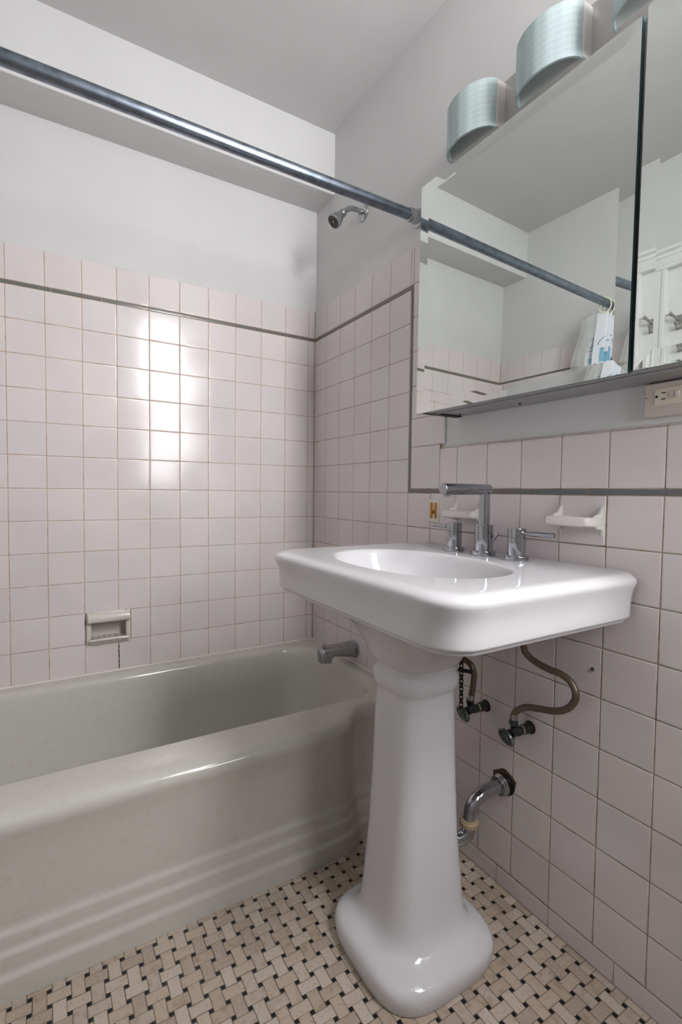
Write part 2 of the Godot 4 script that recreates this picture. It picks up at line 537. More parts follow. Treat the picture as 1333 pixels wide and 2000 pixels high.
func build_wall_tiles() -> void:
	var wl := get_node("wall_left")
	var wb := get_node("wall_back")
	var wf := get_node("wall_front")
	# left wall
	var js := [0.0]
	for k in 14: js.append(0.0307 + PA * k)
	js.append(ROOM_Z)
	var rows := []
	for k in range(1, 13): rows.append(row_y(k))
	for i in js.size() - 1:
		var z0: float = js[i]
		var z1: float = js[i + 1]
		for k in rows.size() - 1:
			var y1: float = rows[k]
			var y0: float = rows[k + 1]
			var zz1 := z1
			var zz0 := z0
			if y0 < NICHE[3] - 0.02 and y1 > NICHE[2] + 0.02:
				if z0 >= NICHE[0] - 0.001 and z1 <= NICHE[1] + 0.004: continue
				if z0 < NICHE[0] and z1 > NICHE[0]: zz1 = NICHE[0]
				elif z0 < NICHE[1] - 0.003 and z1 > NICHE[1]: zz0 = NICHE[1]
			tile(wl, FA, -zz1, -zz0, y0, y1)
		tile(wl, FA, -z1, -z0, 1.59, 1.697)
		tile(wl, FA, -z1, -z0, 1.711, TOP)
	var bz := [0.0]
	for k in 10: bz.append(0.075 + 0.1541 * k)
	bz.append(ROOM_Z)
	for i in bz.size() - 1: tile(wl, FA, -bz[i + 1], -bz[i], 1.697, 1.711, "liner_strip", 0.0012)
	# back wall: tub surround
	var jx := [0.0]
	for k in 6: jx.append(0.1025 + PB * k)
	jx[6] = 0.662
	for i in 6:
		for k in range(1, 12): tile(wb, FB, jx[i], jx[i + 1], row_y(k + 1), row_y(k))
		tile(wb, FB, jx[i], jx[i + 1], 1.59, 1.697)
		tile(wb, FB, jx[i], jx[i + 1], 1.711, TOP)
	tile(wb, FB, 0.662, 0.675, 1.711, TOP)
	var bx := [0.0, 0.1487, 0.3031, 0.4603, 0.6169, 0.675]
	for i in 5: tile(wb, FB, bx[i], bx[i + 1], 1.697, 1.711, "liner_strip", 0.0012)
	var by := [1.0535, 1.2085, 1.3625, 1.5163, 1.6699, 1.697]
	for i in 5: tile(wb, FB, 0.662, 0.675, by[i], by[i + 1], "liner_strip", 0.0012)
	var cy := [1.0535, 1.1882, 1.2785, 1.3838, 1.4938, 1.6033, 1.7113, TOP]
	for i in 7: tile(wb, FB, 0.675, 0.8117 if i == 0 else 0.829, cy[i], cy[i + 1])
	# back wall: low dado to the right
	var ux := [0.8117, 0.8851, 0.9978, 1.1088, 1.2208, 1.3336, 1.4447]
	while ux[-1] < ROOM_X: ux.append(minf(ux[-1] + 0.1118, ROOM_X))
	for i in ux.size() - 1: tile(wb, FB, ux[i], ux[i + 1], 1.0535, 1.1822, "bullnose_tile", 0.0022, true)
	var lx := [0.662]
	while lx[-1] < ROOM_X: lx.append(minf(0.66 + 0.157 * lx.size(), ROOM_X))
	for i in lx.size() - 1: tile(wb, FB, lx[i], lx[i + 1], 1.04, 1.0535, "liner_strip", 0.0012)
	for i in range(5, 21):
		var x0 := 0.1025 + PB * i
		var x1 := minf(x0 + PB, ROOM_X)
		if i == 5: x0 = 0.662
		for k in range(6, 15):
			if k == 6 and (i == 7 or i == 10): continue   # the soap shelves sit here
			if x1 < 0.75 and k >= 12: continue
			tile(wb, FB, x0, x1, row_y(k + 1), row_y(k), "tile", 0.0022)
	var sx := [0.75]
	for k in range(-1, 12): sx.append(1.063 + 0.1585 * k)
	for i in sx.size() - 1:
		if sx[i + 1] > ROOM_X: sx[i + 1] = ROOM_X
		if sx[i] >= ROOM_X: break
		tile(wb, FB, sx[i], sx[i + 1], 0.0, 0.0485, "base_tile", 0.002)
	# broken joint under the soap dish
	var left := PackedVector2Array(); var rightv := PackedVector2Array()
	for k in 15:
		var y := 0.384 + 0.0072 * k
		var wv := rng.randf_range(0.0006, 0.0022)
		var off := rng.randf_range(-0.0011, 0.0011)
		left.append(Vector2(-0.7985 + off - wv, y)); rightv.append(Vector2(-0.7985 + off + wv, y))
	rightv.reverse()
	left.append_array(rightv)
	put(wl, "cracked_joint", MB.new().prism(left, 0.0016, FA * Transform3D(Basis(), Vector3(0, 0, -0.0012))).build(30), M.rust)
	# front wall
	var fx := [0.0, 0.05]
	for k in 7: fx.append(minf(0.1585 + 0.1092 * k, 0.772))
	for i in fx.size() - 1:
		for k in range(1, 12): tile(wf, FF, -fx[i + 1], -fx[i], row_y(k + 1), row_y(k))
		tile(wf, FF, -fx[i + 1], -fx[i], 1.59, 1.697)
		tile(wf, FF, -fx[i + 1], -fx[i], 1.711, TOP)
	for k in 5: tile(wf, FF, -minf(0.157 * (k + 1), 0.772), -0.157 * k, 1.697, 1.711, "liner_strip", 0.0012)

func build_window() -> void:
	var w := setting("window_1")
	var z0: float = WIN[0]; var z1: float = WIN[1]; var y0: float = WIN[2]; var y1: float = WIN[3]
	var mid := 1.71
	var xw := ROOM_X + REVEAL - 0.01
	var b := MB.new()
	frame_bars(b, Vector3(xw + 0.005, y0, z0), Vector3(xw + 0.09, y1, z1), 0.02, 0.002)
	put(w, "window_frame", b.build(), M.trim)
	put(w, "meeting_rail", MB.new().box(Vector3(xw + 0.015, mid - 0.018, z0 + 0.02), Vector3(xw + 0.06, mid + 0.018, z1 - 0.02), 0.003).build(), M.trim)
	put(w, "window_pane", MB.new().box(Vector3(xw + 0.03, y0 + 0.02, z0 + 0.02), Vector3(xw + 0.035, mid - 0.018, z1 - 0.02)).build(), M.court_glass)
	put(w, "window_pane", MB.new().box(Vector3(xw + 0.03, mid + 0.018, z0 + 0.02), Vector3(xw + 0.035, y1 - 0.02, z1 - 0.02)).build(), M.sky_glass)
	put(w, "window_sill", MB.new().box(Vector3(ROOM_X - 0.03, y0 - 0.02, z0 - 0.03), Vector3(ROOM_X + 0.012, y0 + 0.002, z1 + 0.03), 0.004).build(), M.trim)

# moulded trim: profile (distance from the outer edge, depth out of the wall) pushed along its length
func casing(from: Vector3, along: Vector3, inward: Vector3, length: float) -> ArrayMesh:
	var pf := PackedVector2Array([Vector2(0, -0.006), Vector2(0, 0.024), Vector2(0.003, 0.027), Vector2(0.016, 0.027), Vector2(0.02, 0.022), Vector2(0.022, 0.016), Vector2(0.03, 0.016), Vector2(0.032, 0.02), Vector2(0.038, 0.02), Vector2(0.041, 0.016), Vector2(0.068, 0.015), Vector2(0.073, 0.02), Vector2(0.086, 0.02), Vector2(0.088, 0.017), Vector2(0.088, -0.006)])
	var out := Vector3(0, 0, -1)
	return MB.new().prism(pf, length, Transform3D(Basis(inward, out, along), from)).build(25)

# four bars around an opening in the xy plane (or the yz plane when flat in x) that meet without overlapping
func frame_bars(b: MB, lo: Vector3, hi: Vector3, w: float, bevel: float) -> void:
	if hi.x - lo.x > hi.z - lo.z:
		b.box(lo, Vector3(lo.x + w, hi.y, hi.z), bevel)
		b.box(Vector3(hi.x - w, lo.y, lo.z), hi, bevel)
		b.box(Vector3(lo.x + w, lo.y, lo.z), Vector3(hi.x - w, lo.y + w, hi.z), bevel)
		b.box(Vector3(lo.x + w, hi.y - w, lo.z), Vector3(hi.x - w, hi.y, hi.z), bevel)
	else:
		b.box(lo, Vector3(hi.x, hi.y, lo.z + w), bevel)
		b.box(Vector3(lo.x, lo.y, hi.z - w), hi, bevel)
		b.box(Vector3(lo.x, lo.y, lo.z + w), Vector3(hi.x, lo.y + w, hi.z - w), bevel)
		b.box(Vector3(lo.x, hi.y - w, lo.z + w), Vector3(hi.x, hi.y, hi.z - w), bevel)

func build_door() -> void:
	var d := setting("door_1")
	var x0: float = DOOR[0]; var x1: float = DOOR[1]; var y1: float = DOOR[2]
	var leaf := put(d, "door_leaf", MB.new().box(Vector3(x0 + 0.001, 0.006, ROOM_Z + 0.008), Vector3(x1 - 0.001, y1 - 0.001, ROOM_Z + 0.048), 0.001).build(), M.trim)
	for r in [[0.12, 0.78], [0.92, 1.55], [1.67, 1.93]]:
		var b := MB.new()
		var px0 := x0 + 0.11; var px1 := x1 - 0.11
		frame_bars(b, Vector3(px0, r[0], ROOM_Z + 0.001), Vector3(px1, r[1], ROOM_Z + 0.012), 0.02, 0.003)
		put(leaf, "panel_moulding", b.build(), M.trim)
	put(d, "jamb_stop", MB.new().box(Vector3(x0 - 0.01, -0.03, ROOM_Z + 0.05), Vector3(x1 + 0.01, y1 + 0.01, ROOM_Z + 0.1)).build(), M.trim)
	put(d, "casing", casing(Vector3(x0 - 0.085, 0.0, ROOM_Z), Vector3.UP, Vector3.RIGHT, y1 - 0.0035), M.trim)
	put(d, "casing", casing(Vector3(x1 + 0.085, 0.0, ROOM_Z), Vector3.UP, Vector3.LEFT, y1 - 0.0035), M.trim)
	put(d, "head_casing", casing(Vector3(x0 - 0.085, y1 + 0.085, ROOM_Z), Vector3.RIGHT, Vector3.DOWN, x1 - x0 + 0.17), M.trim)
	for y in [0.25, 1.05, 1.885]:
		var h := put(d, "hinge", MB.new().lathe([[0.0, -0.062], [0.004, -0.06], [0.0065, -0.054], [0.0065, 0.054], [0.004, 0.06], [0.0, 0.062]], Transform3D(Basis(), Vector3(x0 - 0.004, y, ROOM_Z - 0.008)), 14).build(), M.trim)
		put(h, "hinge_leaf", MB.new().box(Vector3(x0 - 0.012, y - 0.05, ROOM_Z - 0.006), Vector3(x0 + 0.012, y + 0.05, ROOM_Z + 0.003), 0.001).build(), M.trim)
	var k := Transform3D(Basis(Vector3.RIGHT, -PI / 2), Vector3(x1 - 0.07, 0.98, ROOM_Z + 0.008))
	put(d, "door_knob", MB.new().lathe([[0.0, 0.0], [0.026, 0.0], [0.026, 0.004], [0.01, 0.008], [0.01, 0.03], [0.022, 0.038], [0.027, 0.05], [0.02, 0.061], [0.0, 0.064]], k).build(), M.nickel)
	# robe hook
	var t := thing("robe_hook", "brushed nickel robe hook screwed to the white door", "hook")
	var p := Vector3(0.925, 1.795, ROOM_Z + 0.008)
	put(t, "back_plate", MB.new().box(p + Vector3(-0.016, -0.03, -0.005), p + Vector3(0.016, 0.03, 0.0), 0.002).build(), M.nickel)
	put(t, "upper_prong", MB.new().tube([p + Vector3(0, 0.01, 0), p + Vector3(-0.004, 0.012, -0.02), p + Vector3(-0.012, 0.022, -0.04), p + Vector3(-0.02, 0.03, -0.05)], [0.007, 0.006, 0.006, 0.009]).build(), M.nickel)
	put(t, "lower_prong", MB.new().tube([p + Vector3(0, -0.01, 0), p + Vector3(0.0, -0.022, -0.018), p + Vector3(0, -0.02, -0.034), p + Vector3(0, -0.008, -0.04)], [0.008, 0.007, 0.006, 0.008]).build(), M.nickel)

# ---------------------------------------------------------------- bathtub
func rrect(x0: float, x1: float, z0: float, z1: float, r: float, y: float, dent := 0.0) -> PackedVector3Array:
	var p := PackedVector3Array()
	var cs := [[x1 - r, z0 + r, -PI / 2], [x1 - r, z1 - r, 0.0], [x0 + r, z1 - r, PI / 2], [x0 + r, z0 + r, PI]]
	for k in 4:
		var c: Array = cs[k]
		var e: Array = cs[(k + 1) % 4]
		for i in 9:
			var a: float = c[2] + PI / 2 * i / 8
			p.append(Vector3(c[0] + r * cos(a), y, c[1] + r * sin(a)))
		var a1: float = c[2] + PI / 2
		var s := Vector3(c[0] + r * cos(a1), y, c[1] + r * sin(a1))
		var f := Vector3(e[0] + r * cos(e[2]), y, e[1] + r * sin(e[2]))
		var n := 44 if k == 0 else 10
		for i in range(1, n): p.append(s.lerp(f, float(i) / n))
	if dent > 0.0:
		for i in p.size():
			if p[i].x > (x0 + x1) / 2: p[i].x -= dent * (1.0 - smoothstep(0.2, 0.292, p[i].z))
	return p

func build_tub() -> void:
	var t := thing("bathtub", "cream white enamel bathtub with stepped apron built in along the tiled wall", "bathtub")
	var zb := ROOM_Z - 0.004
	var rings := []
	for q in [[0.777, 0.0, 0.034], [0.777, 0.042, 0.036], [0.7755, 0.048, 0.037], [0.772, 0.0525, 0.038], [0.7695, 0.057, 0.039], [0.769, 0.064, 0.04], [0.769, 0.087, 0.042], [0.7675, 0.0925, 0.043], [0.764, 0.097, 0.044], [0.762, 0.1015, 0.045], [0.7615, 0.108, 0.046], [0.7615, 0.124, 0.047], [0.760, 0.1295, 0.048], [0.757, 0.134, 0.049], [0.7545, 0.139, 0.05], [0.754, 0.148, 0.05], [0.7545, 0.2, 0.055], [0.757, 0.27, 0.065], [0.764, 0.315, 0.07], [0.7705, 0.338, 0.073], [0.773, 0.35, 0.075], [0.772, 0.361, 0.076], [0.766, 0.371, 0.077], [0.756, 0.377, 0.074], [0.742, 0.380, 0.066], [0.72, 0.3815, 0.052], [0.69, 0.3815, 0.03]]:
		rings.append(rrect(0.003, q[0], 0.003, zb, 0.002, q[1], q[2]))
	for q in [[0.038, 0.64, 0.034, 1.49, 0.15, 0.3805], [0.048, 0.63, 0.042, 1.48, 0.15, 0.378], [0.056, 0.623, 0.048, 1.472, 0.15, 0.373], [0.062, 0.617, 0.053, 1.466, 0.15, 0.364], [0.066, 0.613, 0.057, 1.46, 0.15, 0.35], [0.075, 0.605, 0.066, 1.445, 0.15, 0.30], [0.095, 0.585, 0.085, 1.40, 0.15, 0.20], [0.115, 0.565, 0.105, 1.35, 0.145, 0.12], [0.135, 0.545, 0.125, 1.31, 0.14, 0.08], [0.165, 0.515, 0.155, 1.27, 0.13, 0.06], [0.22, 0.46, 0.21, 1.2, 0.1, 0.052]]:
		rings.append(rrect(q[0], q[1], q[2], q[3], q[4], q[5]))
	put(t, "shell", MB.new().loft(rings, false, true).build(50), M.tub)
	put(t, "drain", MB.new().lathe([[0.0, 0.0], [0.03, 0.0], [0.028, 0.003], [0.012, 0.001], [0.0, 0.0008]], Transform3D(Basis(), Vector3(0.345, 0.053, 0.25))).build(), M.worn_chrome)
	var cb := MB.new()
	cb.tube([Vector3(0.004, RIM + 0.001, 0.004), Vector3(0.004, RIM + 0.001, ROOM_Z - 0.004)], 0.0045, 8)
	cb.tube([Vector3(0.004, RIM + 0.001, 0.004), Vector3(0.69, RIM + 0.001, 0.004)], 0.0045, 8)
	put(t, "caulk_bead", cb.build(), M.caulk)
	# tub spout
	var s := thing("tub_spout", "dull chrome tub spout with pull-up diverter on the tiled wall above the bathtub", "faucet")
	var prof := PackedVector2Array([Vector2(0.0, 0.406), Vector2(0.0, 0.456), Vector2(0.012, 0.4615), Vector2(0.06, 0.4605), Vector2(0.13, 0.458), Vector2(0.148, 0.4545), Vector2(0.156, 0.446), Vector2(0.152, 0.403), Vector2(0.112, 0.400), Vector2(0.108, 0.417), Vector2(0.098, 0.4235), Vector2(0.05, 0.414)])
	# outline runs in (z, y); the width runs along -x
	var f := Transform3D(Basis(Vector3(0, 0, 1), Vector3.UP, Vector3(-1, 0, 0)), Vector3(0.379, 0, 0.0))
	var body := put(s, "spout_body", MB.new().prism(prof, 0.052, f, 0.009).build(70), M.worn_chrome)
	put(s, "diverter_knob", MB.new().lathe([[0.0, 0.0], [0.0035, 0.0], [0.0035, 0.009], [0.0062, 0.011], [0.0062, 0.016], [0.004, 0.018], [0.0, 0.0182]], Transform3D(Basis(), Vector3(0.353, 0.456, 0.136)), 16).build(), M.worn_chrome)
	put(s, "wall_flange", MB.new().lathe([[0.0, 0.0], [0.034, 0.0], [0.034, 0.006], [0.03, 0.009], [0.0, 0.009]], Transform3D(Basis(Vector3.RIGHT, PI / 2), Vector3(0.353, 0.433, 0.0))).build(), M.worn_chrome)

# ---------------------------------------------------------------- sink
const SX := 1.0645      # centre line of the sink
func sq_ring(cx: float, cz: float, a: float, b: float, n: float, y: float, count := 112) -> PackedVector3Array:
	var p := PackedVector3Array()
	for i in count:
		var t := TAU * i / count
		var c := cos(t); var s := sin(t)
		var k := pow(pow(absf(c), n) + pow(absf(s), n), -1.0 / n)
		p.append(Vector3(cx + a * c * k, y, cz + b * s * k))
	return p

# rounded rectangle sampled by direction from (cx, cz); front corners rounder than rear ones
func ray_rect(x0: float, x1: float, z0: float, z1: float, rf: float, rb: float, cx: float, cz: float, y: float, count := 112) -> PackedVector3Array:
	var p := PackedVector3Array()
	for i in count:
		var t := TAU * i / count
		var a := (x1 - x0) / 2; var b := (z1 - z0) / 2
		# spread samples evenly over the outline of the rectangle
		var c := cos(t); var s := sin(t)
		var k := 1.0 / maxf(absf(c), absf(s))
		var q := Vector2((x0 + x1) / 2 + a * c * k, (z0 + z1) / 2 + b * s * k)
		var r := rf if s > 0 else rb
		var ix := clampf(q.x, x0 + r, x1 - r)
		var iz := clampf(q.y, z0 + r, z1 - r)
		var d := q - Vector2(ix, iz)
		if absf(d.x) > 1e-6 and absf(d.y) > 1e-6: q = Vector2(ix, iz) + d.normalized() * r
		p.append(Vector3(q.x, y, q.y))
	return p

func build_sink() -> void:
	var t := thing("pedestal_sink", "white porcelain pedestal sink with rounded rectangular basin and flared square foot", "sink")
	var x0 := 0.7145; var x1 := 1.4145; var z0 := 0.003; var z1 := 0.522
	var cz := 0.302
	var rings := []
	# basin from its drain up to the lip
	for q in [[0.02, 0.02, 0.752], [0.06, 0.045, 0.754], [0.11, 0.078, 0.762], [0.155, 0.104, 0.778], [0.185, 0.122, 0.80], [0.207, 0.135, 0.83], [0.219, 0.1425, 0.855], [0.226, 0.147, 0.872], [0.231, 0.150, 0.8805], [0.236, 0.1535, 0.8845], [0.243, 0.158, 0.8855]]:
		rings.append(sq_ring(SX, cz, q[0], q[1], 2.25, q[2]))
	# deck and outer rim: (inset, height)
	for q in [[0.034, 0.8858], [0.022, 0.8855], [0.013, 0.8838], [0.006, 0.880], [0.0015, 0.8755], [0.0, 0.870], [0.0012, 0.864], [0.0045, 0.855], [0.008, 0.843], [0.0102, 0.830], [0.0112, 0.815], [0.0112, 0.800], [0.0125, 0.7965], [0.0155, 0.794], [0.0205, 0.793], [0.022, 0.791], [0.0225, 0.7865], [0.025, 0.7845], [0.032, 0.784]]:
		var e: float = q[0]
		rings.append(ray_rect(x0 + e, x1 - e, z0 + minf(e, 0.004), z1 - e, 0.075 - e * 0.5, 0.028 - e * 0.3, SX, cz, q[1]))
	for q in [[0.262, 0.205, 0.7835, 2.6, 0.285], [0.235, 0.185, 0.782, 2.5, 0.29], [0.21, 0.168, 0.776, 2.4, 0.295], [0.188, 0.153, 0.763, 2.4, 0.295], [0.165, 0.137, 0.745, 2.4, 0.295], [0.142, 0.122, 0.725, 2.5, 0.295], [0.122, 0.109, 0.704, 2.6, 0.295], [0.107, 0.1005, 0.686, 2.8, 0.295], [0.098, 0.0945, 0.671, 3.0, 0.295], [0.088, 0.086, 0.658, 3.2, 0.295], [0.08, 0.08, 0.654, 3.2, 0.295]]:
		rings.append(sq_ring(SX, q[4], q[0], q[1], q[3], q[2]))
	put(t, "basin", MB.new().loft(rings, true, true).build(50), M.porcelain)
	put(t, "drain_flange", MB.new().lathe([[0.0, 0.0], [0.024, 0.0], [0.023, 0.003], [0.01, 0.001], [0.0, 0.0008]], Transform3D(Basis(), Vector3(SX, 0.7525, cz))).build(), M.chrome)
	# worn red maker's stamp on the underside
	var ink := MB.new()
	for k in 11:
		var a0 := deg_to_rad(104.0 + k * 2.4)
		for e in [[0.10, 0.45, 1.1], [0.55, 0.9, 1.1]]:
			if (k * 7 + int(e[0] * 10)) % 5 == 0: continue
			var q := []
			for ang in [a0, a0 + deg_to_rad(e[2])]:
				for v in [e[0], e[1]]:
					var r := Vector2(lerpf(0.188, 0.165, v), lerpf(0.153, 0.137, v)) + Vector2(0.0009, 0.0009)
					var cc := cos(ang); var ss := sin(ang)
					var kk := pow(pow(absf(cc), 2.4) + pow(absf(ss), 2.4), -1.0 / 2.4)
					q.append(Vector3(SX + r.x * cc * kk, lerpf(0.763, 0.745, v) - 0.0005, 0.295 + r.y * ss * kk))
			ink.quad(q[0], q[1], q[3], q[2])
	put(t, "ink_stamp", ink.build(), M.stamp)
	# pedestal: height, half width, half depth, squareness, centre x, centre z
	var ps := []
	for q in [[0.0, 0.149, 0.151, 3.6, 1.079, 0.302], [0.003, 0.152, 0.154, 3.6, 1.079, 0.302], [0.02, 0.1555, 0.1575, 3.6, 1.079, 0.302], [0.034, 0.156, 0.158, 3.6, 1.079, 0.302], [0.044, 0.153, 0.155, 3.6, 1.079, 0.302], [0.051, 0.147, 0.149, 3.5, 1.078, 0.302], [0.056, 0.138, 0.140, 3.4, 1.077, 0.301], [0.061, 0.127, 0.129, 3.3, 1.076, 0.30], [0.067, 0.117, 0.119, 3.3, 1.074, 0.299], [0.077, 0.109, 0.111, 3.3, 1.072, 0.298], [0.095, 0.103, 0.1045, 3.4, 1.07, 0.297], [0.125, 0.099, 0.100, 3.5, 1.068, 0.296], [0.17, 0.0955, 0.0965, 3.6, 1.067, 0.295], [0.21, 0.0918, 0.0925, 3.6, 1.0665, 0.295], [0.27, 0.0875, 0.088, 3.6, 1.066, 0.295], [0.39, 0.0825, 0.083, 3.6, 1.066, 0.295], [0.515, 0.0785, 0.079, 3.6, 1.066, 0.295], [0.59, 0.0765, 0.077, 3.6, 1.066, 0.295], [0.598, 0.077, 0.0775, 3.6, 1.066, 0.295], [0.602, 0.0795, 0.08, 3.6, 1.066, 0.295], [0.61, 0.083, 0.0835, 3.6, 1.066, 0.295], [0.622, 0.0845, 0.085, 3.6, 1.066, 0.295], [0.634, 0.083, 0.0835, 3.6, 1.066, 0.295], [0.64, 0.0795, 0.08, 3.6, 1.066, 0.295], [0.645, 0.079, 0.0795, 3.6, 1.066, 0.295], [0.656, 0.0805, 0.081, 3.6, 1.066, 0.295]]:
		ps.append(sq_ring(q[4], q[5], q[1], q[2], q[3], q[0], 96))
	put(t, "pedestal", MB.new().loft(ps, true, true).build(50), M.porcelain)

func build_faucet() -> void:
	var t := thing("faucet", "polished chrome widespread faucet with tall angular spout standing on the sink deck", "faucet")
	var y := 0.8855
	var z := 0.08
	var base := [[0.0, 0.0], [0.0275, 0.0], [0.0278, 0.001], [0.0278, 0.010], [0.0268, 0.0115], [0.0205, 0.0115]]
	# spout
	var p := Vector3(SX + 0.002, y, z)
	var up := Transform3D(Basis(), p)
	var sp := put(t, "spout", MB.new().lathe([[0.0, 0.0], [0.0298, 0.0], [0.03, 0.001], [0.03, 0.011], [0.029, 0.0125], [0.0228, 0.0125], [0.0228, 0.0765], [0.022, 0.0775], [0.0138, 0.0775], [0.0138, 0.158], [0.0, 0.158]], up, 40).build(35), M.chrome)
	var ax := Transform3D(Basis(Vector3.RIGHT, PI / 2), p + Vector3(0, 0.165, -0.0138))
	put(sp, "spout_arm", MB.new().lathe([[0.0, 0.0], [0.0132, 0.0], [0.0138, 0.0008], [0.0138, 0.153], [0.0132, 0.154], [0.0, 0.154]], ax, 40).build(35), M.chrome)
	put(sp, "aerator", MB.new().lathe([[0.0, 0.0], [0.0095, 0.0], [0.0095, 0.006], [0.0, 0.006]], Transform3D(Basis(), p + Vector3(0, 0.1475, 0.126)), 24).build(35), M.chrome)
	put(sp, "lift_rod", MB.new().tube([p + Vector3(0.023, 0.038, -0.006), p + Vector3(0.0345, 0.058, -0.012)], 0.0042, 14).build(35), M.chrome)
	for s in [-1.0, 1.0]:
		var q := Vector3(SX + 0.1025 * s, y, z)
		var h := put(t, "handle", MB.new().lathe(base + [[0.0205, 0.0525], [0.0198, 0.053], [0.0198, 0.0538], [0.0205, 0.0543], [0.0205, 0.0745], [0.0198, 0.0755], [0.0, 0.0755]], Transform3D(Basis(), q), 40).build(35), M.chrome)
		var d := Vector3(s, 0.0, -0.12 if s > 0 else -0.1).normalized()
		put(h, "lever", MB.new().tube([q + Vector3(0, 0.0645, 0) + d * 0.016, q + Vector3(0, 0.0645, 0) + d * 0.031, q + Vector3(0, 0.0645, 0) + d * 0.0312, q + Vector3(0, 0.0645, 0) + d * 0.092], [0.0046, 0.0046, 0.0056, 0.0056], 20).build(35), M.chrome)

# ---------------------------------------------------------------- mirror cabinet
func build_cabinet() -> void:
	var t := thing("mirror_cabinet", "wide mirrored medicine cabinet hanging on the wall above the pedestal sink", "cabinet")
	var x0 := 0.885; var x1 := 2.03; var y0 := 1.2605; var y1 := 1.857
	var b := MB.new()
	b.box(Vector3(x0 + 0.006, y0, -0.006), Vector3(x1, y1, 0.128), 0.002)
	put(t, "body", b.build(), M.aluminium)
	var rail := MB.new()
	for q in [[0.112, 0.132, 0.0], [0.093, 0.105, 0.0018], [0.100, 0.103, -0.0018]]:
		rail.box(Vector3(x0 + 0.02, y0 - 0.003 + q[2], q[0]), Vector3(x1, y0 + 0.002, q[1]), 0.0006)
	put(t, "bottom_rail", rail.build(), M.aluminium)
	put(t, "underside_shade", MB.new().box(Vector3(x0 - 0.003, y0 - 0.0035, 0.004), Vector3(x0 + 0.02, y0 + 0.012, 0.132), 0.001).build(), M.black)  # black strip paints the shade under the cabinet's left end
	for x in [0.925, 1.127, 1.29, 1.55]:
		var sc := put(t, "screw", MB.new().lathe([[0.0, -0.003], [0.0035, -0.0022], [0.0045, 0.0], [0.0, 0.0005]], Transform3D(Basis(), Vector3(x, y0, 0.032)), 14).build(), M.black if x < 1.2 else M.worn_chrome)
	for dr in [[0.8785, 1.4455, 1.2555, 1.862], [1.4585, 2.0315, 1.2555, 1.8655]]:
		var w: float = (dr[1] - dr[0]) / 2
		var h: float = (dr[3] - dr[2]) / 2
		var c := Vector3((dr[0] + dr[1]) / 2, (dr[2] + dr[3]) / 2, 0.1425)
		var f := Transform3D(Basis(Vector3.UP, 0.0132) * Basis(Vector3.RIGHT, -0.0122), c)
		var back := put(t, "door", MB.new().box(Vector3(-w + 0.002, -h + 0.002, -0.0125), Vector3(w - 0.002, h - 0.002, -0.0052)).build(), M.black)
		back.transform = f
		var rings := []
		for q in [[0.0, 0.0009], [0.029, 0.0]]:
			rings.append(PackedVector3Array([Vector3(-w + q[0], -h + q[0], q[1]), Vector3(w - q[0], -h + q[0], q[1] * 2.1), Vector3(w - q[0], h - q[0], q[1] * 2.1), Vector3(-w + q[0], h - q[0], q[1])]))
		put(back, "mirror", MB.new().loft(rings, false, true).build(1.0), M.mirror)
		var g := MB.new()
		frame_bars(g, Vector3(-w, -h, -0.0062), Vector3(w, h, 0.0008), 0.001, 0.0)
		put(back, "glass_edge", g.build(20), M.edge)

func build_vanity_light() -> void:
	var t := thing("vanity_light", "unlit bath light bar with curved frosted glass shades and nickel mounts above the mirror cabinet", "light fixture")
	put(t, "back_bar", MB.new().box(Vector3(0.885, 1.955, -0.007), Vector3(1.83, 2.068, 0.03), 0.002).build(), M.nickel)
	for k in 4:
		var xc := 0.974 + 0.2265 * k
		var mt := put(t, "mount", MB.new().box(Vector3(xc - 0.083, 1.949, 0.029), Vector3(xc + 0.083, 2.0605, 0.058), 0.001).build(), M.satin)
		var rings := []
		for i in 33:
			var a := PI * i / 32
			var o := Vector3(cos(a), 0, sin(a))
			var r := PackedVector3Array()
			for q in [[0.0, 1.9475], [0.0, 2.062], [0.005, 2.062], [0.005, 1.9475]]:
				r.append(Vector3((0.081 - q[0]) * o.x, q[1], 0.054 + (0.053 - q[0]) * o.z))
			rings.append(r)
		var sh := put(t, "shade", MB.new().loft(rings, true, true).build(40), M.frosted)
		sh.position = Vector3(xc, 0, 0)

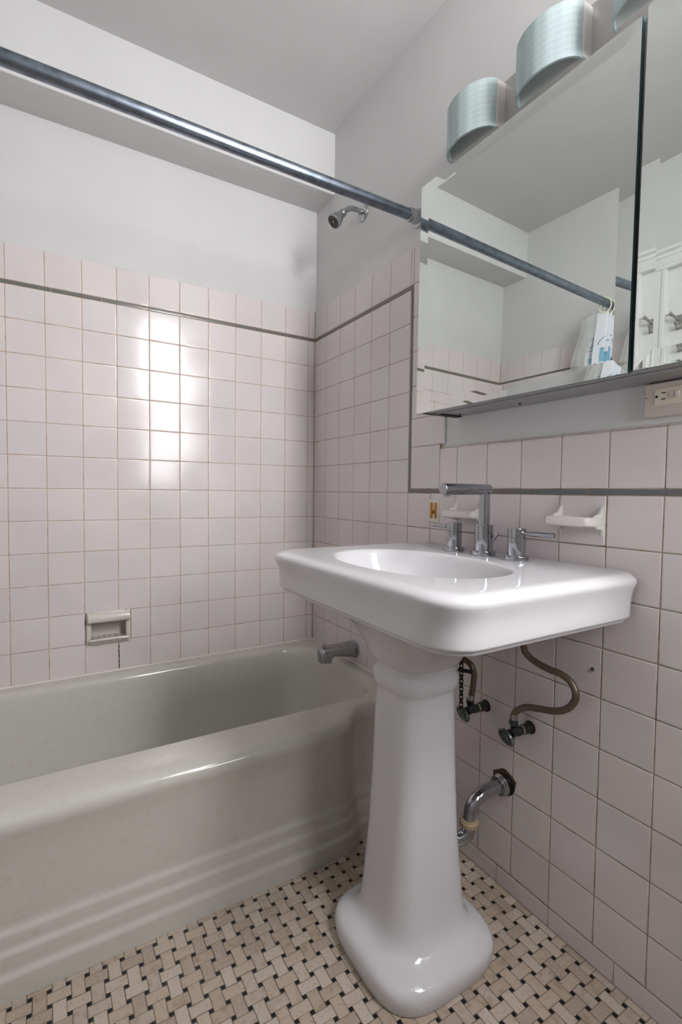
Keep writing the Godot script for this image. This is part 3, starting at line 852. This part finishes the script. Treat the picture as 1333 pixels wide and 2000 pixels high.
# ---------------------------------------------------------------- shower
func build_shower() -> void:
	var r := thing("shower_rod", "grey galvanised pipe shower rod spanning the tub between two walls", "rod")
	var x := 0.6927; var y := 1.9105
	put(r, "pipe", MB.new().tube([Vector3(x, y, 0.012), Vector3(x, y, ROOM_Z - 0.008)], 0.0163, 28).build(40), M.galvanised)
	for e in [[0.0, 1.0], [ROOM_Z, -1.0]]:
		var f := Transform3D(Basis(Vector3.RIGHT, PI / 2 * e[1]), Vector3(x, y, e[0] - 0.006 * e[1]))
		put(r, "flange", MB.new().lathe([[0.0, 0.0], [0.028, 0.0], [0.028, 0.008], [0.021, 0.011], [0.0205, 0.030], [0.0195, 0.031], [0.0195, 0.034], [0.0205, 0.035], [0.0205, 0.046], [0.0165, 0.048], [0.0, 0.048]], f).build(40), M.worn_chrome)
	var t := thing("showerhead", "small chrome showerhead on a bent arm on the white wall", "shower head")
	var p := Vector3(0.366, 2.081, -0.006)
	put(t, "escutcheon", MB.new().lathe([[0.0, 0.0], [0.031, 0.0], [0.031, 0.003], [0.027, 0.007], [0.012, 0.0095], [0.0, 0.0095]], Transform3D(Basis(Vector3.RIGHT, PI / 2), p)).build(), M.worn_chrome)
	put(t, "arm", MB.new().tube([p, p + Vector3(0, 0.003, 0.03), p + Vector3(0, 0.002, 0.048), p + Vector3(0, -0.004, 0.064), p + Vector3(0, -0.014, 0.078), p + Vector3(0, -0.027, 0.0905)], 0.0092, 18).build(), M.worn_chrome)
	var d := Vector3(0.0, -0.74, 0.67).normalized()
	var bz := Basis(Vector3.RIGHT, d, Vector3.RIGHT.cross(d)).orthonormalized()
	var f := Transform3D(bz, p + Vector3(0, -0.022, 0.086))
	var hd := put(t, "head", MB.new().lathe([[0.0, 0.0], [0.0125, 0.0], [0.0145, 0.004], [0.0145, 0.010], [0.0125, 0.014], [0.015, 0.02], [0.021, 0.034], [0.0258, 0.050], [0.0272, 0.058], [0.0272, 0.063], [0.0255, 0.0645], [0.023, 0.0645], [0.0228, 0.0625], [0.0, 0.0625]], f, 36).build(40), M.worn_chrome)
	var face := put(hd, "face_plate", MB.new().lathe([[0.0, 0.0], [0.0227, 0.0], [0.0227, 0.0018], [0.0, 0.0022]], f * Transform3D(Basis(), Vector3(0, 0.062, 0)), 30).build(40), M.rubber)
	var nb := MB.new()
	for e in [[6, 0.008], [12, 0.014], [18, 0.0195]]:
		for i in e[0]:
			var a: float = TAU * i / float(e[0])
			nb.lathe([[0.0013, 0.0], [0.001, 0.0016], [0.0, 0.0017]], f * Transform3D(Basis(), Vector3(e[1] * cos(a), 0.0638, e[1] * sin(a))), 6, false)
	nb.lathe([[0.004, 0.0], [0.0034, 0.0022], [0.0, 0.0024]], f * Transform3D(Basis(), Vector3(0, 0.0638, 0)), 14, false)
	var nz := put(hd, "nozzles", nb.build(), M.nozzle)
	nz.set_meta("kind", "stuff")

func build_soap_recess() -> void:
	var t := thing("recessed_soap_dish", "old white ceramic soap dish with grab bar set into the tiled wall above the bathtub", "soap dish")
	var z0: float = NICHE[0]; var z1: float = NICHE[1]; var y0: float = NICHE[2]; var y1: float = NICHE[3]
	# frame proud of the tile, open in the middle
	var fr := MB.new()
	var g := 0.0015
	frame_bars(fr, Vector3(-0.004, y0 + g, z0 + g), Vector3(0.007, y1 - g, z1 - g), 0.016, 0.003)
	put(t, "frame", fr.build(60), M.old_ceramic)
	var rc := MB.new()
	rc.box(Vector3(-0.058, y0 + 0.002, z0 + 0.002), Vector3(-0.0505, y1 - 0.002, z1 - 0.002))
	frame_bars(rc, Vector3(-0.05, y0 + 0.002, z0 + 0.002), Vector3(-0.0045, y1 - 0.002, z1 - 0.002), 0.014, 0.0)
	put(t, "recess", rc.build(20), M.old_ceramic)
	var bar := []
	for e in [[z0 + 0.004, 0.006], [z0 + 0.008, 0.0], [z1 - 0.008, 0.0], [z1 - 0.004, 0.006]]:
		var r := PackedVector3Array()
		for q in [[0.003, 0.598], [0.012, 0.599], [0.024, 0.594], [0.029, 0.585], [0.028, 0.573], [0.022, 0.567], [0.010, 0.566], [0.003, 0.568]]:
			r.append(Vector3(q[0] * (1.0 - e[1] * 60.0 * 0.5) + 0.002, lerpf(q[1], 0.583, e[1] * 50.0), e[0]))
		bar.append(r)
	put(t, "grab_bar", MB.new().loft(bar, true, true).build(60), M.old_ceramic)
	var tr := put(t, "tray", MB.new().box(Vector3(-0.05, y0 + 0.012, z0 + 0.008), Vector3(0.020, y0 + 0.022, z1 - 0.008), 0.003).build(60), M.old_ceramic)
	put(tr, "tray_lip", MB.new().box(Vector3(0.013, y0 + 0.014, z0 + 0.008), Vector3(0.020, y0 + 0.028, z1 - 0.008), 0.003).build(60), M.old_ceramic)
	for i in 6:
		var z := z0 + 0.026 + i * 0.0195
		put(tr, "ridge", MB.new().box(Vector3(-0.04, y0 + 0.02, z), Vector3(0.012, y0 + 0.0255, z + 0.004), 0.0015).build(60), M.old_ceramic)

# ---------------------------------------------------------------- things on the back wall
func soap_shelf(x0: float, label: String) -> void:
	var t := thing("soap_shelf", label, "soap dish", "ceramic soap shelves in the tiled wall")
	var x1 := x0 + PB - 0.002
	x0 += 0.002
	var y0 := 0.9315; var y1 := 1.0385
	var o := MB.new()
	o.box(Vector3(x0, y0, -0.004), Vector3(x1, y1, 0.0035), 0.002)
	put(t, "back_plate", o.build(60), M.tile[0])
	var tray := MB.new()
	var rings := []
	for q in [[0.006, 0.972], [0.001, 0.9745], [0.0, 0.978], [0.0, 0.989], [0.0015, 0.9925], [0.005, 0.9935], [0.009, 0.9925], [0.012, 0.986], [0.02, 0.9845]]:
		var e: float = q[0]
		rings.append(MB.rect(x0 + e, x1 - e, 0.0 + e * 0.4, 0.0655 - e, q[1], 0.011))
	tray.loft(rings, true, true)
	put(t, "tray", tray.build(60), M.ceramic)
	for x in [x0 + 0.001, x1 - 0.009]:
		var pf := PackedVector2Array([Vector2(0.0, 0.948), Vector2(0.003, 0.9535), Vector2(0.004, 0.9625), Vector2(0.012, 0.967), Vector2(0.022, 0.9665), Vector2(0.026, 0.972), Vector2(0.050, 0.9735), Vector2(0.054, 0.980), Vector2(0.05, 0.9925), Vector2(0.034, 0.9935), Vector2(0.026, 0.9985), Vector2(0.018, 0.9985), Vector2(0.012, 1.004), Vector2(0.007, 1.012), Vector2(0.0, 1.017)])
		var f := Transform3D(Basis(Vector3(0, 0, 1), Vector3.UP, Vector3(-1, 0, 0)), Vector3(x + 0.008, 0, 0.002))
		put(t, "bracket", MB.new().prism(pf, 0.008, f, 0.0018).build(60), M.ceramic)

func build_wall_fittings() -> void:
	soap_shelf(0.1025 + PB * 7, "white ceramic soap shelf in the wall behind the chrome faucet spout")
	soap_shelf(0.1025 + PB * 10, "white ceramic soap shelf in the wall beside the right faucet handle")
	# leftover mount of a removed holder
	var t := thing("adhesive_mount", "clear adhesive mounting plate with yellow foam left on the wall tile beside the soap shelf", "mount")
	put(t, "plate", MB.new().box(Vector3(0.772, 0.953, 0.0), Vector3(0.814, 1.02, 0.0016), 0.0005).build(), M.tape)
	var fo := MB.new()
	fo.box(Vector3(0.777, 0.962, 0.001), Vector3(0.787, 1.011, 0.004), 0.0008)
	fo.box(Vector3(0.796, 0.962, 0.001), Vector3(0.806, 1.011, 0.004), 0.0008)
	fo.box(Vector3(0.785, 0.976, 0.001), Vector3(0.798, 0.990, 0.004), 0.0008)
	put(t, "foam", fo.build(), M.gold_foam)
	put(t, "screw", MB.new().lathe([[0.0, 0.0], [0.0035, 0.0], [0.003, 0.003], [0.0, 0.004]], Transform3D(Basis(Vector3.RIGHT, PI / 2), Vector3(0.792, 0.982, 0.0035)), 12).build(), M.brass_dark)
	# receptacle
	var o := thing("wall_outlet", "almond plastic receptacle with test buttons set sideways under the mirror cabinet", "outlet")
	var zb := -0.0085
	put(o, "cover_plate", MB.new().box(Vector3(1.4025, 1.193, zb), Vector3(1.519, 1.2585, zb + 0.0145), 0.003).build(60), M.almond)
	var rc := put(o, "receptacle", MB.new().box(Vector3(1.423, 1.2145, zb + 0.01), Vector3(1.498, 1.2475, zb + 0.0165), 0.0015).build(60), M.ivory)
	var zf := zb + 0.0165
	for s in [-1.0, 1.0]:
		var cx: float = 1.4605 + s * 0.0330
		put(rc, "ground_hole", MB.new().lathe([[0.0, 0.0], [0.0026, 0.0], [0.0026, 0.0004], [0.0, 0.0004]], Transform3D(Basis(Vector3.RIGHT, PI / 2), Vector3(cx, 1.2312, zf)), 14).build(), M.black)
		put(rc, "slot", MB.new().box(Vector3(1.4605 + s * 0.0205 - 0.0038, 1.2362, zf - 0.001), Vector3(1.4605 + s * 0.0205 + 0.0038, 1.2383, zf + 0.0004)).build(), M.black)
		put(rc, "slot", MB.new().box(Vector3(1.4605 + s * 0.0210 - 0.0034, 1.2243, zf - 0.001), Vector3(1.4605 + s * 0.0210 + 0.0034, 1.2264, zf + 0.0004)).build(), M.black)
	put(rc, "test_button", MB.new().box(Vector3(1.4502, 1.2255, zf - 0.001), Vector3(1.4575, 1.2375, zf + 0.0018), 0.0007).build(), M.almond)
	put(rc, "reset_button", MB.new().box(Vector3(1.4610, 1.2255, zf - 0.001), Vector3(1.4683, 1.2375, zf + 0.0026), 0.0007).build(), M.tape)
	for x in [1.4085, 1.5125]:
		var sc := put(o, "screw", MB.new().lathe([[0.0, 0.0], [0.0034, 0.0], [0.0028, 0.0013], [0.0, 0.0016]], Transform3D(Basis(Vector3.RIGHT, PI / 2), Vector3(x, 1.2312, zb + 0.0143)), 14).build(), M.almond)
		put(sc, "screw_slot", MB.new().box(Vector3(x - 0.003, 1.2308, zb + 0.0155), Vector3(x + 0.003, 1.2316, zb + 0.0161)).build(), M.black)
	var an := thing("wall_anchor", "small dark empty screw anchor in the wall tile below the sink", "screw")
	put(an, "collar", MB.new().lathe([[0.0018, 0.0], [0.0042, 0.0], [0.0040, 0.0015], [0.0026, 0.0022], [0.0018, 0.0012]], Transform3D(Basis(Vector3.RIGHT, PI / 2), Vector3(1.3124, 0.659, 0.0)), 14, false).build(), M.brass_dark)

func curve(pts: Array, per := 8) -> Array:
	var out := []
	for i in pts.size() - 1:
		var p0: Vector3 = pts[maxi(i - 1, 0)]
		var p3: Vector3 = pts[mini(i + 2, pts.size() - 1)]
		for k in per: out.append(pts[i].cubic_interpolate(pts[i + 1], p0, p3, float(k) / per))
	out.append(pts[-1])
	return out

func valve(x: float, label: String, y := 0.464) -> void:
	var t := thing("shutoff_valve", label, "valve", "shutoff valves under the sink")
	var f := Transform3D(Basis(Vector3.RIGHT, PI / 2), Vector3(x, y, -0.003))
	put(t, "stub_pipe", MB.new().lathe([[0.0, 0.0], [0.0125, 0.0], [0.0125, 0.03], [0.0105, 0.031], [0.0105, 0.036], [0.0, 0.036]], f, 20).build(40), M.brass_dark)
	put(t, "washer", MB.new().lathe([[0.0, 0.033], [0.0112, 0.033], [0.0112, 0.038], [0.0, 0.038]], f, 20).build(40), M.nylon)
	var b := MB.new()
	b.lathe([[0.0, 0.037], [0.0112, 0.037], [0.0112, 0.052], [0.0095, 0.054], [0.0095, 0.066], [0.0112, 0.067], [0.0112, 0.075], [0.005, 0.077], [0.005, 0.086], [0.0, 0.086]], f, 20)
	b.tube([Vector3(x, y, 0.058), Vector3(x, y + 0.016, 0.059)], 0.0085, 14)
	put(t, "valve_body", b.build(40), M.brass_dark)
	var hf := Transform3D(Basis(Vector3.RIGHT, PI / 2).scaled_local(Vector3(1.0, 1.0, 0.62)).rotated(Vector3.BACK, -0.45), Vector3(x, y - 0.004, 0.081))
	put(t, "handle", MB.new().lathe([[0.0, 0.0], [0.015, 0.0], [0.0235, 0.002], [0.025, 0.006], [0.021, 0.0095], [0.007, 0.008], [0.0055, 0.0095], [0.0, 0.0095]], hf, 24).build(50), M.dull_steel)
	put(t, "rust_ring", MB.new().lathe([[0.0, 0.0], [0.0165, 0.0], [0.016, 0.0035], [0.0125, 0.005], [0.0, 0.005]], f * Transform3D(Basis(), Vector3(0, 0.001, 0.001)), 16).build(), M.rust)

func hose(called_label: String, pts: Array) -> void:
	var t := thing("supply_hose", called_label, "hose", "supply hoses under the sink")
	var path := curve(pts, 10)
	put(t, "braid", MB.new().tube(path, 0.0078, 14).build(60), M.hose)
	var a: Vector3 = path[0]
	var d: Vector3 = (path[2] - a).normalized()
	put(t, "ferrule", MB.new().tube([a, a + d * 0.014], 0.0088, 16).build(40), M.worn_chrome)
	put(t, "coupling_nut", MB.new().tube([a - d * 0.014, a - d * 0.012, a - d * 0.002, a], [0.009, 0.0108, 0.0108, 0.009], 6).build(30), M.brass_dark)

func build_plumbing() -> void:
	valve(1.015, "tarnished shutoff valve beside the pedestal, under the hanging strap")
	valve(1.157, "tarnished shutoff valve at the end of the looping braided hose")
	hose("braided supply hose curling down the wall in a wide loop from the sink", [Vector3(1.157, 0.497, 0.061), Vector3(1.159, 0.515, 0.059), Vector3(1.178, 0.532, 0.048), Vector3(1.212, 0.541, 0.042), Vector3(1.252, 0.551, 0.042), Vector3(1.282, 0.568, 0.041), Vector3(1.299, 0.592, 0.04), Vector3(1.300, 0.612, 0.04), Vector3(1.286, 0.630, 0.038), Vector3(1.262, 0.640, 0.04), Vector3(1.237, 0.642, 0.043), Vector3(1.203, 0.649, 0.046), Vector3(1.182, 0.661, 0.05), Vector3(1.173, 0.678, 0.053), Vector3(1.170, 0.73, 0.06), Vector3(1.168, 0.782, 0.07)])
	hose("dark braided supply hose bending behind the pedestal above a valve", [Vector3(1.015, 0.494, 0.059), Vector3(1.02, 0.512, 0.06), Vector3(1.031, 0.55, 0.066), Vector3(1.034, 0.575, 0.07), Vector3(1.025, 0.594, 0.074), Vector3(1.005, 0.601, 0.078), Vector3(0.985, 0.602, 0.082), Vector3(0.968, 0.615, 0.085), Vector3(0.963, 0.65, 0.085), Vector3(0.962, 0.782, 0.08)])
	# perforated strap
	var st := thing("hanging_strap", "black perforated plastic strap hanging under the sink beside the pedestal", "strap")
	var f := Transform3D(Basis(Vector3(0.72, 0.0, -0.69), Vector3.UP, Vector3(0.69, 0.0, 0.72)).rotated(Vector3(0, 0, 1), 0.02), Vector3(1.0215, 0.49, 0.1))
	var sg := MB.new()
	var n := 14
	var step := 0.0205
	var wd := 0.0052
	for i in n:
		var y := i * step
		# a link with a round hole: a ring of quads between the circle and the rectangle
		var inner := PackedVector3Array(); var outer := PackedVector3Array(); var inner2 := PackedVector3Array(); var outer2 := PackedVector3Array()
		for k in 16:
			var a := TAU * (k + 0.5) / 16
			var c := cos(a); var s := sin(a)
			var m := 1.0 / maxf(absf(c) / wd, absf(s) / (step / 2))
			outer.append(f * Vector3(c * m, y + s * m, 0.0008)); inner.append(f * Vector3(c * 0.0028, y + s * 0.0028, 0.0008))
			outer2.append(f * Vector3(c * m, y + s * m, -0.0008)); inner2.append(f * Vector3(c * 0.0028, y + s * 0.0028, -0.0008))
		sg.loft([inner, outer, outer2, inner2, inner], false, false)
	put(st, "perforated_band", sg.build(30), M.black)
	put(st, "clip", MB.new().box(Vector3(-0.02, 0.086, -0.003), Vector3(0.017, 0.095, 0.003), 0.001).build(), M.black).transform = f * Transform3D(Basis(Vector3.BACK, -0.12), Vector3.ZERO)
	# trap
	var t := thing("drain_trap", "chrome drain pipe bending out of a rough hole in the wall behind the pedestal", "pipe")
	var c := Vector3(1.081, 0.281, 0.0)
	put(t, "wall_bend", MB.new().tube(curve([c + Vector3(0, -0.001, -0.004), c + Vector3(0, -0.002, 0.03), c + Vector3(0, -0.002, 0.06), c + Vector3(0, -0.005, 0.085), c + Vector3(0, -0.015, 0.106), c + Vector3(0, -0.032, 0.119), c + Vector3(0, -0.06, 0.1235)], 6), 0.0168, 20).build(60), M.chrome)
	put(t, "trap_bend", MB.new().tube(curve([c + Vector3(0, -0.052, 0.1235), c + Vector3(0, -0.075, 0.1245), c + Vector3(0, -0.09, 0.131), c + Vector3(-0.005, -0.099, 0.143), c + Vector3(-0.014, -0.102, 0.155), c + Vector3(-0.024, -0.098, 0.166), c + Vector3(-0.031, -0.085, 0.174), c + Vector3(-0.034, -0.06, 0.178), c + Vector3(-0.034, 0.1, 0.18), c + Vector3(-0.034, 0.39, 0.18)], 6), 0.0172, 20).build(60), M.chrome)
	put(t, "slip_nut", MB.new().lathe([[0.0165, 0.0], [0.0225, 0.0], [0.0238, 0.002], [0.0238, 0.011], [0.0215, 0.013], [0.0208, 0.016], [0.0165, 0.017]], Transform3D(Basis(), c + Vector3(0, -0.068, 0.1242)), 24, false).build(30), M.nylon)
	put(t, "wall_collar", MB.new().lathe([[0.0, 0.0], [0.0275, 0.0], [0.0275, 0.016], [0.0255, 0.018], [0.0255, 0.023], [0.0235, 0.025], [0.0168, 0.025]], Transform3D(Basis(Vector3.RIGHT, PI / 2), c + Vector3(0, -0.001, -0.003)), 28, false).build(40), M.worn_chrome)
	var hole := PackedVector2Array()
	for i in 26:
		var a := TAU * i / 26
		var rr := 0.033 + 0.004 * sin(a * 2.0 + 0.6) + 0.002 * sin(a * 5.0) + (0.007 if sin(a) > 0.3 else 0.0)
		hole.append(Vector2(c.x + rr * cos(a), c.y + rr * sin(a)))
	var hl := thing("wall_hole", "ragged dark hole broken in the wall tile around the drain pipe", "hole")
	put(hl, "broken_edge", MB.new().prism(hole, 0.0036, Transform3D(Basis(), Vector3(0, 0, -0.003))).build(30), M.mortar)
	var dk := PackedVector2Array()
	for i in 20:
		var a := TAU * i / 20
		var rr := 0.0262 + 0.0008 * sin(a * 7.0 + 1.0) + 0.009 * maxf(0.0, cos(a - 0.35))
		dk.append(Vector2(c.x + 0.001 + rr * cos(a), c.y + rr * sin(a)))
	put(hl, "dark_gap", MB.new().prism(dk, 0.0040, Transform3D(Basis(), Vector3(0, 0, -0.003))).build(30), M.black)

# ---------------------------------------------------------------- shower curtain
func curtain_print() -> ImageTexture:
	var im := Image.create(256, 512, false, Image.FORMAT_RGB8)
	im.fill(Color(0.97, 0.975, 0.985))
	var ink := Color(0.42, 0.46, 0.58)
	var blue := Color(0.56, 0.77, 0.86)
	var r2 := RandomNumberGenerator.new()
	r2.seed = 5
	for row in 6:
		for col in 4:
			var ox := 10 + col * 64 + r2.randi_range(-4, 4)
			var oy := 34 + row * 84 + r2.randi_range(-6, 6)
			im.fill_rect(Rect2i(ox, oy + 22, 26, 20), blue)
			im.fill_rect(Rect2i(ox + 26, oy + 32, 10, 8), blue.lightened(0.2))
			for k in 60:
				var a := PI + PI * k / 60.0
				im.set_pixel(clampi(ox + 14 + int(18 * cos(a)), 0, 255), clampi(oy + 14 + int(12 * sin(a)), 0, 511), ink)
				im.set_pixel(clampi(ox + 34 + int(7 * cos(a * 2)), 0, 255), clampi(oy + 8 + int(7 * sin(a * 2)), 0, 511), ink)
			im.fill_rect(Rect2i(ox, oy + 21, 27, 1), ink)
			im.fill_rect(Rect2i(ox + 30, oy + 20, 12, 1), ink)
	return ImageTexture.create_from_image(im)

func cloth_mesh(z0: float, z1: float, x: float, amp: float, folds: float, y0: float, y1: float, flare: float, u1: float) -> ArrayMesh:
	var nu := 72
	var nv := 24
	var vs := PackedVector3Array(); var ns := PackedVector3Array(); var uv := PackedVector2Array(); var ix := PackedInt32Array()
	for j in nv + 1:
		var q := float(j) / nv
		for i in nu + 1:
			var s := float(i) / nu
			var grow := 1.0 + flare * (1.0 - q)
			var ph := TAU * folds * s
			var am := amp * (0.75 + 0.25 * sin(3.1 * s + 1.0)) * grow
			var zz := z1 - (z1 - z0) * (1.0 - s) * grow
			vs.append(Vector3(lerpf(x, 0.68, 0.45 * smoothstep(0.85, 1.0, q)) + am * sin(ph), lerpf(y0, y1, q), zz))
			ns.append(Vector3(1.0, 0.0, -am * TAU * folds * cos(ph) / maxf(0.01, (z1 - z0) * grow)).normalized())
			uv.append(Vector2(s * u1, 1.0 - q))
	for j in nv:
		for i in nu:
			var a := j * (nu + 1) + i
			for k in [a, a + 1, a + nu + 1, a + 1, a + nu + 2, a + nu + 1]: ix.append(k)
	var arr := []
	arr.resize(Mesh.ARRAY_MAX)
	arr[Mesh.ARRAY_VERTEX] = vs; arr[Mesh.ARRAY_NORMAL] = ns; arr[Mesh.ARRAY_TEX_UV] = uv; arr[Mesh.ARRAY_INDEX] = ix
	var m := ArrayMesh.new()
	m.add_surface_from_arrays(Mesh.PRIMITIVE_TRIANGLES, arr)
	return m

func build_curtain() -> void:
	var t := thing("shower_curtain", "white shower curtain with blue printed sketches bunched at the end of the rod", "curtain")
	M.cloth.albedo_texture = curtain_print()
	M.cloth.cull_mode = BaseMaterial3D.CULL_DISABLED
	M.cloth.backlight_enabled = true
	M.cloth.backlight = Color(0.35, 0.35, 0.37)
	put(t, "cloth", cloth_mesh(1.37, 1.475, 0.645, 0.048, 3.5, 0.42, 1.872, 0.25, 1.0), M.cloth)
	put(t, "liner", cloth_mesh(1.36, 1.465, 0.575, 0.045, 2.5, 0.42, 1.868, 0.3, 1.0), M.vinyl)
	for z in [1.372, 1.40, 1.43, 1.46]:
		var b := MB.new()
		var p := []
		for i in 21:
			var a := TAU * i / 20
			p.append(Vector3(0.6927 + 0.025 * sin(a), 1.899 + 0.033 * cos(a), z + 0.004 * sin(a)))
		put(t, "curtain_ring", b.tube(p, 0.0028, 8).build(60), M.ring_plastic)
